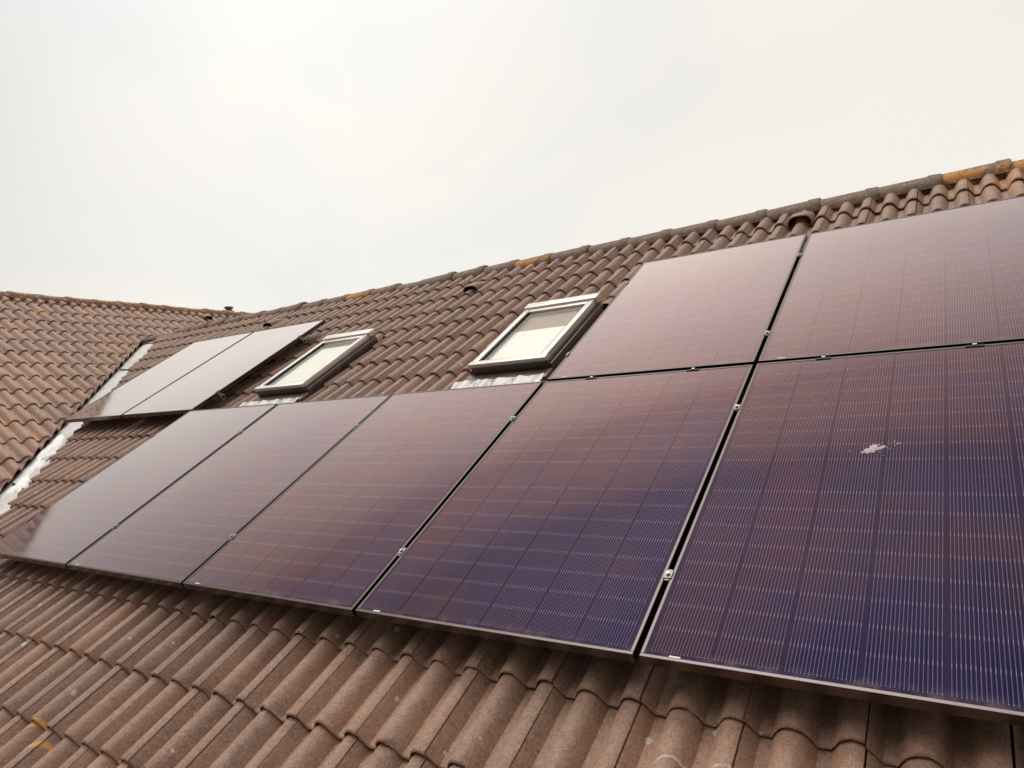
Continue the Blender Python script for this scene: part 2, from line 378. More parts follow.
def tile_field(x0, x1, edges, pitch, phase, keep=None, cutfn=None, holes=(), ny=5, gauge=None):
    """concrete pantiles: seams at phase + k*pitch, lower edges at `edges`; returns bmesh with one face layer 'tint' """
    bmall_v, bmall_f, tints = [], [], []
    half = pitch / 2
    T = 0.021                                  # tile thickness at the nose
    lx = np.concatenate([np.linspace(0.0022, half, 15), np.linspace(half, pitch - 0.0022, 15)[1:]])
    base = prof((lx + 0.026) / half)           # seam sits a little right of the roll's crest
    nc = len(lx)
    ks = range(int(math.floor((x0 - phase) / pitch)), int(math.ceil((x1 - phase) / pitch)))
    off = 0
    g = gauge
    for e in edges:
        rows = [(0.003, -T * 0.60, 1), (0.0, -0.007, 1), (0.0025, -0.002, 1), (0.008, 0.0, 1)] + [(yy, 0.0, 1) for yy in np.linspace(0.10, g + 0.06, ny)]
        for k in ks:
            xo = phase + k * pitch
            jx, jy, jz = rng.normal(0, 0.0008), rng.normal(0, 0.0018), rng.normal(0, 0.0010)
            skew = rng.normal(0, 0.0022); tilt = rng.normal(0, 0.0016)
            V = []
            for (yy, dz, _) in rows:
                z = base + dz + T * (1 - yy / (g + 0.02)) + jz + tilt * (lx / pitch - 0.5)
                V.append(np.stack([xo + lx + jx + skew * yy, np.full(nc, e + yy + jy) + skew * 0.4 * (lx - half), z], 1))
            A = np.stack(V)                    # rows x cols x 3
            A[:4, :, 1] += rng.normal(0, 0.0009, nc)[None]
            if rng.random() < 0.16:            # a chipped nose
                c0 = int(rng.integers(1, nc - 4)); wd = int(rng.integers(2, 5)); dp_ = rng.uniform(0.004, 0.012)
                A[1:3, c0:c0 + wd, 1] += dp_; A[1:4, c0:c0 + wd, 2] -= dp_ * 0.35; A[3, c0:c0 + wd, 1] += dp_ * 1.1
            nr = len(rows)
            # side skirts
            L = A[:, :1].copy(); L[:, :, 2] -= 0.014; Rr = A[:, -1:].copy(); Rr[:, :, 2] -= 0.014
            A = np.concatenate([L, A, Rr], 1); ncc = nc + 2
            F = []
            for r in range(nr - 1):
                for c in range(ncc - 1):
                    cxm = xo + lx[min(max(c - 1, 0), nc - 1)]; cym = e + (rows[r][0] + rows[r + 1][0]) / 2
                    if any(h[0] < cxm < h[1] and h[2] < cym < h[3] for h in holes): continue
                    i = off + r * ncc + c
                    F.append((i, i + 1, i + 1 + ncc, i + ncc))
            bmall_v.append(A.reshape(-1, 3)); bmall_f += F; tints += [float(rng.beta(2, 2))] * len(F)
            off += nr * ncc
    V = np.concatenate(bmall_v)
    me = bpy.data.meshes.new('tiles'); me.from_pydata(V.tolist(), [], bmall_f); me.update()
    at = me.attributes.new('tint', 'FLOAT', 'FACE'); at.data.foreach_set('value', tints)
    return me

def cut(me, planes_by_band):
    """cut away the far side of each plane, band by band in y: list of (ylo, yhi, co, no)"""
    bm = bmesh.new(); bm.from_mesh(me)
    for (ylo, yhi, co, no) in planes_by_band:
        geom = [f for f in bm.faces if ylo <= f.calc_center_median().y < yhi]
        es = {e for f in geom for e in f.edges}; vs_ = {v for f in geom for v in f.verts}
        r = bmesh.ops.bisect_plane(bm, geom=list(vs_) + list(es) + geom, plane_co=co, plane_no=no, clear_outer=True)
        ce = [g for g in r['geom_cut'] if isinstance(g, bmesh.types.BMEdge) and len(g.link_faces) == 1]
        if ce:
            x = bmesh.ops.extrude_edge_only(bm, edges=ce)
            for v in [g for g in x['geom'] if isinstance(g, bmesh.types.BMVert)]: v.co.z -= 0.016
    loose = [v for v in bm.verts if not v.link_faces]
    bmesh.ops.delete(bm, geom=loose, context='VERTS')
    bm.to_mesh(me); bm.free(); return me

# main slope: local z of pans
ZP = -0.196
GA, E0 = 0.326, -0.050
V_R = 4.53                                     # ridge line, up the slope
EAVE_K = -6
m_edges = [E0 + GA * k for k in range(EAVE_K, 14)]
TP, PHS = 0.2945, 4.020
WIN = [(2.67, 3.265, 2.11, 3.03), (0.42, 1.02, 2.085, 3.03)]
holes = [(u0 - 0.035, u1 + 0.05, v0 - 0.13, v1 + 0.05) for (u0, u1, v0, v1) in WIN]
me = tile_field(-6.4, 9.2, m_edges, TP, PHS, holes=holes, gauge=GA, ny=9)
def u_left(v): return -1.938 - 0.912 * (v - 0.838)      # foot of the wing's tiles on this slope
nrm = Vector((-1, -0.912, 0)).normalized()
bands = []
for e in m_edges:
    o_ = 0.59 + rng.uniform(-0.05, 0.06) - 0.012 * max(0, e)
    bands.append((e - 0.004, e + GA - 0.004 if e != m_edges[-1] else 9, Vector((u_left(1.0) + o_, 1.0, 0)), nrm))
cut(me, bands)
bmx = bmesh.new(); bmx.from_mesh(me)
bmesh.ops.bisect_plane(bmx, geom=bmx.verts[:] + bmx.edges[:] + bmx.faces[:], plane_co=(0, V_R, 0), plane_no=(0, 1, 0), clear_outer=True)
bmx.to_mesh(me); bmx.free()
FR = FM @ Matrix.Translation((0, 0, ZP))
roof = tag(link('roof', me, M_tile, house, FR, smooth=50), 'main brown tiled slope carrying the solar panels')

# roofing felt under the tiles
bm = bmesh.new()
yb = m_edges[0] + 0.02
pts = [(u_left(yb) + 0.1, yb), (9.18, yb), (9.18, V_R), (u_left(V_R) + 0.1, V_R)]
# leave the roof-window shafts open: split into strips
xs = sorted([u_left(V_R) + 0.1, 9.18] + [w_ for q in WIN for w_ in (q[0] + 0.02, q[1] - 0.02)])
def strip(bm, x0, x1, y0, y1, z):
    vv = [bm.verts.new((a, b, z)) for a, b in ((x0, y0), (x1, y0), (x1, y1), (x0, y1))]; bm.faces.new(vv)
wl = sorted(WIN)
lo, hi = 2.16, 3.02
vv = [bm.verts.new((a, b, -0.03)) for a, b in ((u_left(yb) + 0.1, yb), (9.18, yb), (9.18, lo), (u_left(lo) + 0.1, lo))]; bm.faces.new(vv)
vv = [bm.verts.new((a, b, -0.03)) for a, b in ((u_left(hi) + 0.1, hi), (9.18, hi), (9.18, V_R), (u_left(V_R) + 0.1, V_R))]; bm.faces.new(vv)
vv = [bm.verts.new((a, b, -0.03)) for a, b in ((u_left(lo) + 0.1, lo), (wl[0][0] + .02, lo), (wl[0][0] + .02, hi), (u_left(hi) + 0.1, hi))]; bm.faces.new(vv)
strip(bm, wl[0][1] - .02, wl[1][0] + .02, lo, hi, -0.03); strip(bm, wl[1][1] - .02, 9.18, lo, hi, -0.03)
from_bm('roofing_felt', bm, M_rubber, roof)

# ---------------- wing slope: x along its ridge (world +Y), y up the slope, z outwards
QW = R(28.72)
O_W = Vector((-1.9376, 0, 0.27197 + Z0))
nW = Vector((sin(QW), 0, cos(QW))); yW = Vector((-cos(QW), 0, sin(QW))); xW = Vector((0, 1, 0))
FW = Matrix((xW, yW, nW)).transposed().to_4x4(); FW.translation = O_W - nW * 0.028
GW = 0.388
T_R = 5.36                                     # ridge of the wing
w_edges = [3.968 - GW * 0 + GW * k for k in range(-17, 4)]
w_edges = [e for e in w_edges if e > -2.75]
mew = tile_field(-4.6, 9.4, w_edges, 0.314, 2.16 + 0.012 + 0.314 * 0, gauge=GW, ny=4)
# valley in wing coordinates: through (0.811, 0) and (4.396, 4.307)
vdir = Vector((4.396 - 0.811, 4.307)).normalized()
v_apex_y = V_R * cos(PITCH) - ZP * sin(PITCH)    # world Y of the main ridge
bmx = bmesh.new(); bmx.from_mesh(mew)
pc = Vector((0.811, 0, 0)); no1 = Vector((vdir.y, -vdir.x, 0))         # towards the main slope
t_apex = (v_apex_y - 0.811) / vdir.x * vdir.y
def clip_valley(bmx):
    front = [f for f in bmx.faces if f.calc_center_median().x < v_apex_y]
    vs_ = {v for f in front for v in f.verts}; es = {e for f in front for e in f.edges}
    r = bmesh.ops.bisect_plane(bmx, geom=list(vs_) + list(es) + front, plane_co=pc, plane_no=no1, clear_outer=True)
    ce = [g for g in r['geom_cut'] if isinstance(g, bmesh.types.BMEdge) and len(g.link_faces) == 1]
    x = bmesh.ops.extrude_edge_only(bmx, edges=ce)
    for v in [g for g in x['geom'] if isinstance(g, bmesh.types.BMVert)]: v.co.z -= 0.03
    back = [f for f in bmx.faces if f.calc_center_median().x >= v_apex_y]
    vs_ = {v for f in back for v in f.verts}; es = {e for f in back for e in f.edges}
    bmesh.ops.bisect_plane(bmx, geom=list(vs_) + list(es) + back, plane_co=(v_apex_y, t_apex - 0.05, 0), plane_no=Vector((-vdir.y, -vdir.x, 0)), clear_outer=True)
    bmesh.ops.bisect_plane(bmx, geom=bmx.verts[:] + bmx.edges[:] + bmx.faces[:], plane_co=(0, T_R, 0), plane_no=(0, 1, 0), clear_outer=True)
clip_valley(bmx)
bmesh.ops.delete(bmx, geom=[v for v in bmx.verts if not v.link_faces], context='VERTS')
bmx.to_mesh(mew); bmx.free()
roofw = tag(link('roof', mew, M_tile_wing, house, FW, smooth=50), 'brown tiled slope of the wing left of the zinc valley')
bm = bmesh.new()
a0 = -2.7
vv = [bm.verts.new((x, y, -0.03)) for x, y in ((-4.58, a0), (0.811 + vdir.x / vdir.y * a0 - 0.05, a0), (v_apex_y - 0.05, t_apex), (2 * v_apex_y - 0.811, 0.0), (9.38, 0.0), (9.38, T_R), (-4.58, T_R))]
bm.faces.new(vv); from_bm('roofing_felt', bm, M_rubber, roofw)

# ---------------- rear slopes (tiled sheets, out of sight)
def sheet(name, pts, mat, parent, thick=0.04):
    bm = bmesh.new(); vv = [bm.verts.new(p) for p in pts]; f = bm.faces.new(vv)
    r = bmesh.ops.extrude_face_region(bm, geom=[f])
    f.normal_update()
    for v in [g for g in r['geom'] if isinstance(g, bmesh.types.BMVert)]: v.co -= Vector((0, 0, thick))
    bmesh.ops.recalc_face_normals(bm, faces=bm.faces[:])
    return from_bm(name, bm, mat, parent)
apex = up((0, V_R, ZP + 0.02)); Yr, Zr = apex.y, apex.z
Ze = up((0, m_edges[0], ZP)).z; Ye = up((0, m_edges[0], ZP)).y
sheet('rear_slope', [(-4.6, Yr, Zr), (9.18, Yr, Zr), (9.18, 2 * Yr - Ye, Ze), (-1.0, 2 * Yr - Ye, Ze)], M_rear, house)
wr = O_W + yW * T_R; Xr, Zwr = wr.x, wr.z
sheet('rear_slope', [(Xr, -4.58, Zwr), (Xr, 9.38, Zwr), (Xr - (Zwr - Ze) / math.tan(QW), 9.38, Ze), (Xr - (Zwr - Ze) / math.tan(QW), -4.58, Ze)], M_rear, house)

# ---------------- walls and gutter
bm = bmesh.new(); add_box(bm, (0.0, Ye + 0.35, 0), (8.9, 2 * Yr - Ye - 0.35, Ze - 0.12)); from_bm('wall', bm, M_brick, house)
bm = bmesh.new()
vv = [bm.verts.new(p) for p in ((8.9, Ye + .35, Ze - .12), (8.9, 2 * Yr - Ye - .35, Ze - .12), (8.9, Yr, Zr - .25))]
f = bm.faces.new(vv); r = bmesh.ops.extrude_face_region(bm, geom=[f])
for v in [g for g in r['geom'] if isinstance(g, bmesh.types.BMVert)]: v.co.x -= 0.2
bmesh.ops.recalc_face_normals(bm, faces=bm.faces[:]); from_bm('gable', bm, M_brick, house)
wx1 = O_W.x + 2.72 * cos(QW) - 0.35; wx0 = 2 * Xr - wx1
bm = bmesh.new(); add_box(bm, (wx0, -4.3, 0), (wx1 - 0.01, 9.1, Ze - 0.12)); from_bm('wall', bm, M_brick, house)
for yy, s in ((-4.3, 1), (9.1, -1)):
    bm = bmesh.new(); vv = [bm.verts.new(p) for p in ((wx0, yy, Ze - .12), (wx1, yy, Ze - .12), (Xr, yy, Zwr - .25))]
    f = bm.faces.new(vv); r = bmesh.ops.extrude_face_region(bm, geom=[f])
    for v in [g for g in r['geom'] if isinstance(g, bmesh.types.BMVert)]: v.co.y += 0.2 * s
    bmesh.ops.recalc_face_normals(bm, faces=bm.faces[:]); from_bm('gable', bm, M_brick, house)
def gutter(p0, p1, out_dir):
    bm = bmesh.new(); p0, p1, o_ = Vector(p0), Vector(p1), Vector(out_dir)
    rings = []
    for p in (p0, p1):
        rings.append([bm.verts.new(p + o_ * (0.065 - rr * cos(t)) + Vector((0, 0, -rr * sin(t)))) for rr in (0.065, 0.062) for t in np.linspace(0, pi, 9)])
    for i in range(8):
        bm.faces.new((rings[0][i], rings[0][i + 1], rings[1][i + 1], rings[1][i]))
        bm.faces.new((rings[0][9 + i + 1], rings[0][9 + i], rings[1][9 + i], rings[1][9 + i + 1]))
    from_bm('gutter', bm, M_gutter, house, smooth=60)
gutter((0.9, Ye + 0.0, Ze - 0.03), (9.15, Ye + 0.0, Ze - 0.03), (0, -1, 0))

# ---------------- ridge tiles: tapered half rounds, fat end lapping the next
def ridge_tile_mesh(L, r0, r1, seed):
    rr = random.Random(seed)
    bm = bmesh.new(); rings = []
    prof_ = [(0.0, r0), (L * 0.80, r0 + (r1 - r0) * 0.55), (L * 0.805, r1 * 0.985), (L * 0.83, r1), (L - 0.012, r1), (L, r1 - 0.007), (L, r1 - 0.022)]
    for (x, r_) in prof_:
        ring = []
        for t in np.linspace(-0.12, pi + 0.12, 17):
            # a slightly peaked half round
            pk = 1.0 + 0.07 * math.exp(-((t - pi / 2) / 0.35) ** 2)
            jit = 1 + rr.uniform(-0.008, 0.008)
            ring.append(bm.verts.new((x, cos(t) * r_ * 1.06 * jit, sin(t) * r_ * 0.92 * pk * jit)))
        rings.append(ring)
    for a_, b_ in zip(rings[:-1], rings[1:]):
        for i in range(16): bm.faces.new((a_[i], b_[i], b_[i + 1], a_[i + 1]))
    bmesh.ops.recalc_face_normals(bm, faces=bm.faces[:])
    for f in bm.faces:
        if f.calc_center_median().z * f.normal.z < 0 and f.normal.z < -0.3: f.normal_flip()
    me = bpy.data.meshes.new('ridge_tile'); bm.to_mesh(me); bm.free(); me.shade_smooth(); me.set_sharp_from_angle(angle=R(40)); return me
meshes = [ridge_tile_mesh(0.45, 0.096, 0.111, s) for s in range(4)]
meshes_w = [x.copy() for x in meshes]; meshes_l = [x.copy() for x in meshes]
for x in meshes: x.materials.append(M_ridge)
for x in meshes_w: x.materials.append(M_ridge_wing)
for x in meshes_l: x.materials.append(M_ridge_lichen)
apexw = FR.inverted() @ Vector((0, Yr, Zr - 0.03))
x = -4.35; i = 0
while x < 9.0:
    far_lichen = (5.2 < x < 6.8) or (-0.9 < x < -0.6) or (1.6 < x < 2.0)
    me_ = (meshes_l if far_lichen else meshes)[i % 4]
    mt = Matrix.Translation((x, V_R + rng.normal(0, 0.004), apexw.z + rng.normal(0, 0.003))) @ Matrix.Rotation(-PITCH, 4, 'X') @ Matrix.Rotation(rng.normal(0, 0.013), 4, 'Z') @ Matrix.Rotation(rng.normal(0, 0.010), 4, 'Y') @ Matrix.Rotation(rng.normal(0, 0.03), 4, 'X')
    link('ridge_tile', me_, None, roof, mt); x += 0.402; i += 1
# bedding mortar under the ridge tiles, lumpy
def mortar(name, parent, x0, x1, yc, zc, rotx, r=0.10):
    bm = bmesh.new(); n = int((x1 - x0) / 0.03); rings = []
    for k_ in range(n + 1):
        xx = x0 + (x1 - x0) * k_ / n; ring = []
        for t in np.linspace(-0.55, pi + 0.55, 15):
            rr = r * (0.86 + rng.normal(0, 0.045))
            v = Matrix.Rotation(rotx, 3, 'X') @ Vector((0, cos(t) * rr * 1.12, sin(t) * rr * 0.8 - 0.012)); ring.append(bm.verts.new((xx, yc + v.y, zc + v.z)))
        rings.append(ring)
    for a_, b_ in zip(rings[:-1], rings[1:]):
        for i_ in range(14): bm.faces.new((a_[i_], b_[i_], b_[i_ + 1], a_[i_ + 1]))
    bmesh.ops.recalc_face_normals(bm, faces=bm.faces[:])
    return from_bm(name, bm, M_mortar, parent, smooth=80)
mortar('ridge_mortar', roof, -5.55, 9.15, V_R, apexw.z - 0.005, -PITCH)
apw = FW.inverted() @ Vector((Xr, 0, Zwr))
y = -4.55; i = 0
while y < 9.2:
    mt = Matrix.Translation((y + 0.45, T_R + rng.normal(0, 0.004), apw.z - 0.015 + rng.normal(0, 0.003))) @ Matrix.Rotation(-QW, 4, 'X') @ Matrix.Rotation(pi, 4, 'Z') @ Matrix.Rotation(rng.normal(0, 0.013), 4, 'Z') @ Matrix.Rotation(rng.normal(0, 0.010), 4, 'Y')
    link('ridge_tile', meshes_w[i % 4], None, roofw, mt); y += 0.402; i += 1
mortar('ridge_mortar', roofw, -4.55, 9.35, T_R, apw.z - 0.02, -QW)

# ---------------- vent tiles: hooded mouths facing down the slope
def vent_mesh():
    bm = bmesh.new()
    Wd, H, L = 0.088, 0.092, 0.27
    n = 14; rings = []
    for (yy, s, wsc) in ((0.0, 1.0, 1.0), (0.012, 1.04, 1.03), (0.10, 0.92, 0.98), (0.20, 0.55, 0.9), (L, 0.1, 0.8)):
        rings.append([bm.verts.new((math.copysign(abs(cos(t)) ** 0.6, cos(t)) * Wd * wsc, yy, sin(t) ** 0.7 * H * s if 0 < t < pi - 1e-6 else 0.0)) for t in np.linspace(0, pi, n)])
    for a_, b_ in zip(rings[:-1], rings[1:]):
        for i in range(n - 1): bm.faces.new((a_[i], a_[i + 1], b_[i + 1], b_[i]))
    inner = [bm.verts.new((v.co.x * 0.92, 0.0, v.co.z * 0.91)) for v in rings[0]]
    deep = [bm.verts.new((v.co.x * 0.9, 0.11, v.co.z * 0.86)) for v in rings[0]]
    fi = []
    for i in range(n - 1):
        bm.faces.new((rings[0][i + 1], rings[0][i], inner[i], inner[i + 1]))
        fi.append(bm.faces.new((inner[i + 1], inner[i], deep[i], deep[i + 1])))
    fi.append(bm.faces.new(deep))
    bmesh.ops.recalc_face_normals(bm, faces=bm.faces[:])
    for f in fi: f.material_index = 1  # inside of the mouth coloured near black for the dark of the opening
    me = bpy.data.meshes.new('vent_tile'); bm.to_mesh(me); bm.free(); me.shade_smooth(); me.set_sharp_from_angle(angle=R(35)); return me
vm = vent_mesh(); vm.materials.append(M_tile); vm.materials.append(M_dark)
vm2 = vm.copy(); vm2.materials[0] = M_tile_wing
def crest(u, k=0.5):                            # nearest plain roll crest
    h = TP / 2; n_ = round((u - (PHS - 0.026)) / h); return PHS - 0.026 + n_ * h
for (u, v) in ((1.43, 3.95), (4.43, 4.17), (-1.66, 3.98)):
    link('vent_tile', vm, None, roof, Matrix.Translation((crest(u), v, 0.018)))
link('vent_tile', vm2, None, roofw, Matrix.Translation((5.75, 4.95, 0.035)))

# ---------------- small vent pipe behind the wing ridge
bm = bmesh.new()
pb = Vector((Xr - 0.45, 6.75, Zwr - 0.30)); 
add_cyl(bm, pb, pb + Vector((0, 0, 0.44)), 0.085, 0.075, 20)
add_cyl(bm, pb + Vector((0, 0, 0.44)), pb + Vector((0, 0, 0.47)), 0.10, 0.10, 20)
add_cyl(bm, pb + Vector((0, 0, 0.47)), pb + Vector((0, 0, 0.52)), 0.06, 0.06, 20)
add_cyl(bm, pb + Vector((0, 0, 0.52)), pb + Vector((0, 0, 0.55)), 0.09, 0.085, 20)
from_bm('vent_pipe', bm, M_windark, house, smooth=40)

# ---------------- zinc valley
valley = None
bm = bmesh.new()
nv = 60; v_lo, v_hi = m_edges[0] + 0.1, V_R - 0.08
rows = []
for k_ in range(nv + 1):
    v = v_lo + (v_hi - v_lo) * k_ / nv; row = []
    for j, (du, z) in enumerate(((-0.10, -0.030), (-0.02, -0.022), (0.10, -0.008), (0.22, 0.0), (0.36, 0.002), (0.56, 0.0), (0.84, 0.0))):
        row.append(bm.verts.new((u_left(v) + du * 1.0, v, z + 0.0 + rng.normal(0, 0.0018))))
    rows.append(row)
for a_, b_ in zip(rows[:-1], rows[1:]):
    for j in range(len(a_) - 1): bm.faces.new((a_[j], a_[j + 1], b_[j + 1], b_[j]))
valley = tag(from_bm('valley_flashing', bm, M_zinc, house, FR, smooth=60), 'pale zinc valley trough between the two slopes')
for v in (4.36, 3.41, 2.10, 0.9, -0.2):       # lapped sheet joints
    bm = bmesh.new(); n2 = 8; prv = None
    for j in range(n2 + 1):
        du = 0.02 + 0.5 * j / n2; vv_ = v - 0.10 * (j / n2) + 0.05
        a_ = bm.verts.new((u_left(v) + du, vv_, 0.004)); b_ = bm.verts.new((u_left(v) + du, vv_ + 0.012, 0.009)); c_ = bm.verts.new((u_left(v) + du, vv_ - 0.014, 0.0035))
        if prv: bm.faces.new((prv[0], a_, b_, prv[1])); bm.faces.new((prv[2], c_, a_, prv[0]))
        prv = (a_, b_, c_)
    from_bm('sheet_joint', bm, M_rubber, valley)
# torn white cement smear in the trough
bm = bmesh.new()
def blob(bm, u, v, ru, rv, ang, h, seed, n=26):
    rr = random.Random(seed); ph = [rr.uniform(0, 6.28) for _ in range(5)]
    cen = bm.verts.new((u, v, h + 0.004)); ringI, ringO = [], []
    for k_ in range(n):
        t = 2 * pi * k_ / n
        q = 1 + 0.22 * sin(3 * t + ph[0]) + 0.14 * sin(5 * t + ph[1]) + 0.10 * sin(8 * t + ph[2])
        x_, y_ = cos(t) * ru * q, sin(t) * rv * q
        X_, Y_ = x_ * cos(ang) - y_ * sin(ang), x_ * sin(ang) + y_ * cos(ang)
        ringI.append(bm.verts.new((u + X_ * 0.8, v + Y_ * 0.8, h + rr.uniform(-0.003, 0.006)))); ringO.append(bm.verts.new((u + X_, v + Y_, h - 0.02)))
    for k_ in range(n):
        k2 = (k_ + 1) % n
        bm.faces.new((cen, ringI[k_], ringI[k2])); bm.faces.new((ringI[k_], ringO[k_], ringO[k2], ringI[k2]))
va = math.atan2(1, -0.912)
blob(bm, u_left(1.55) + 0.20, 1.55, 0.30, 0.10, va, 0.014, 1)
blob(bm, u_left(1.22) + 0.24, 1.22, 0.22, 0.08, va, 0.014, 2)
blob(bm, u_left(1.40) + 0.40, 1.40, 0.13, 0.05, va - 0.5, 0.030, 3)
blob(bm, u_left(0.90) + 0.25, 0.90, 0.20, 0.10, va, 0.012, 4)
tag(from_bm('cement_smear', bm, M_white, valley, smooth=60), 'torn white smear in the lower valley trough')

# ---------------- roof windows
def roof_window(u0, u1, v0, v1, blind_to, label):
    W_, L_ = u1 - u0, v1 - v0
    F = FM @ Matrix.Translation((u0, v0, 0))
    bm = bmesh.new()                            # fixed outer frame, below the sash
    t = 0.035; zb, zt = ZP - 0.02, -0.080
    add_box(bm, (0, 0, zb), (t, L_, zt), 0.003); add_box(bm, (W_ - t, 0, zb), (W_, L_, zt), 0.003)
    add_box(bm, (t + .0005, 0, zb), (W_ - t - .0005, t, zt - .002), 0.003); add_box(bm, (t + .0005, L_ - t, zb), (W_ - t - .0005, L_, zt - .002), 0.003)
    root = tag(from_bm('roof_window', bm, M_windark, house, F), label)
    bm = bmesh.new()                            # sash
    z0, z1 = -0.078, -0.034; s = 0.054
    add_box(bm, (0.006, 0.02, z0), (s, L_ - 0.07, z1), 0.006); add_box(bm, (W_ - s, 0.02, z0), (W_ - 0.006, L_ - 0.07, z1), 0.006)
    add_box(bm, (s + .001, L_ - 0.12, z0), (W_ - s - .001, L_ - 0.07, z1 - .003), 0.004)
    from_bm('sash', bm, M_winmetal, root, smooth=40)
    bm = bmesh.new()                            # bottom rail cover, overhanging
    add_box(bm, (-0.004, -0.012, -0.062), (W_ + 0.004, 0.040, -0.032), 0.007)
    from_bm('bottom_rail', bm, M_winmetal, root, smooth=40)
    bm = bmesh.new(); add_box(bm, (0.01, -0.004, -0.118), (W_ - 0.01, 0.004, -0.063), 0.002); from_bm('lower_cover', bm, M_windark, root, smooth=40)
    for x_ in (-0.022, W_ + 0.004):             # rails over the side gutters, lower than the sash
        bm = bmesh.new(); add_box(bm, (x_, 0.01, -0.118), (x_ + 0.018, L_ - 0.02, -0.088), 0.004)
        from_bm('side_cladding', bm, M_windark, root, smooth=40)
    bm = bmesh.new()                            # top hood
    add_box(bm, (-0.008, L_ - 0.075, -0.068), (W_ + 0.008, L_ + 0.015, -0.020), 0.010)
    from_bm('hood', bm, M_winmetal, root, smooth=40)
    bm = bmesh.new()                            # gaskets
    g = s + 0.0005
    add_box(bm, (g, 0.045, -0.063), (g + 0.008, L_ - 0.121, -0.040)); add_box(bm, (W_ - g - 0.008, 0.045, -0.063), (W_ - g, L_ - 0.121, -0.040))
    add_box(bm, (g + .009, 0.043, -0.063), (W_ - g - .009, 0.051, -0.0395)); from_bm('gasket', bm, M_rubber, root)
    bm = bmesh.new(); add_box(bm, (g + 0.003, 0.047, -0.057), (W_ - g - 0.003, L_ - 0.1215, -0.050)); from_bm('pane', bm, M_glass, root)
    bm = bmesh.new(); add_box(bm, (g + 0.004, 0.05, -0.084), (W_ - g - 0.004, 0.05 + (L_ - 0.17) * blind_to, -0.078)); from_bm('blind', bm, M_blind, root)
    bm = bmesh.new(); add_box(bm, (g + 0.004, 0.052 + (L_ - 0.17) * blind_to, -0.0845), (W_ - g - 0.004, L_ - 0.122, -0.0795)); from_bm('brown_board', bm, M_inside, root)  # board added to brown the upper pane, as the shaft lining stays unlit
    bm = bmesh.new()                            # shaft lining, open at the top
    for a_, b_ in (((t + .001, t + .001, -0.45), (t + .012, L_ - t - .001, -0.086)), ((W_ - t - .012, t + .001, -0.45), (W_ - t - .001, L_ - t - .001, -0.086)), ((t + .013, t + .001, -0.45), (W_ - t - .013, t + .012, -0.086)), ((t + .013, L_ - t - .012, -0.45), (W_ - t - .013, L_ - t - .001, -0.086)), ((t, t, -0.47), (W_ - t, L_ - t, -0.451))):
        add_box(bm, a_, b_)
    from_bm('shaft_lining', bm, M_inside, root)
    bm = bmesh.new()                            # side gutters and back gutter
    for x0_, x1_ in ((-0.075, -0.002), (W_ + 0.002, W_ + 0.10)):
        add_box(bm, (x0_, -0.10, ZP - 0.004), (x1_, L_ + 0.10, ZP + 0.006), 0.002)
    add_box(bm, (-0.075, L_ + 0.004, ZP + 0.0075), (W_ + 0.10, L_ + 0.14, ZP + 0.012), 0.002)
    add_box(bm, (-0.030, -0.118, -0.150), (W_ + 0.030, -0.006, -0.112), 0.006)
    from_bm('flashing', bm, M_windark, root, smooth=40)
    bm = bmesh.new()                            # lead apron dressed over the rolls
    nx, ny_ = 90, 9; grid = []
    for j in range(ny_):
        row = []
        for i_ in range(nx):
            x_ = -0.09 + (W_ + 0.11) * i_ / (nx - 1); fr_ = j / (ny_ - 1)
            y_ = -0.100 - 0.23 * fr_ - 0.014 * fr_ * sin(x_ * 42 + 1.0)
            h = float(prof(np.array([(u0 + x_ - PHS + 0.026) / (TP / 2)]))[0])
            z_ = ZP + 0.058 + (0.55 * h) * min(1, 0.25 + fr_ * 1.1) + (1 - min(1, fr_ * 2.2)) * 0.030 + 0.003 * sin(x_ * 75 + j * 0.9) + rng.normal(0, 0.0012)
            row.append(bm.verts.new((x_, y_, z_)))
        grid.append(row)
    for j in range(ny_ - 1):
        for i_ in range(nx - 1): bm.faces.new((grid[j][i_], grid[j + 1][i_], grid[j + 1][i_ + 1], grid[j][i_ + 1]))
    bmesh.ops.recalc_face_normals(bm, faces=bm.faces[:])
    if sum(f.normal.z for f in bm.faces) < 0: bmesh.ops.reverse_faces(bm, faces=bm.faces[:])
    from_bm('lead_apron', bm, M_lead, root, smooth=60)
    return root
roof_window(*WIN[0], 0.66, 'roof window nearer the right-hand panels, its blind half drawn')
roof_window(*WIN[1], 0.93, 'roof window beside the left pair of panels, its blind nearly shut')

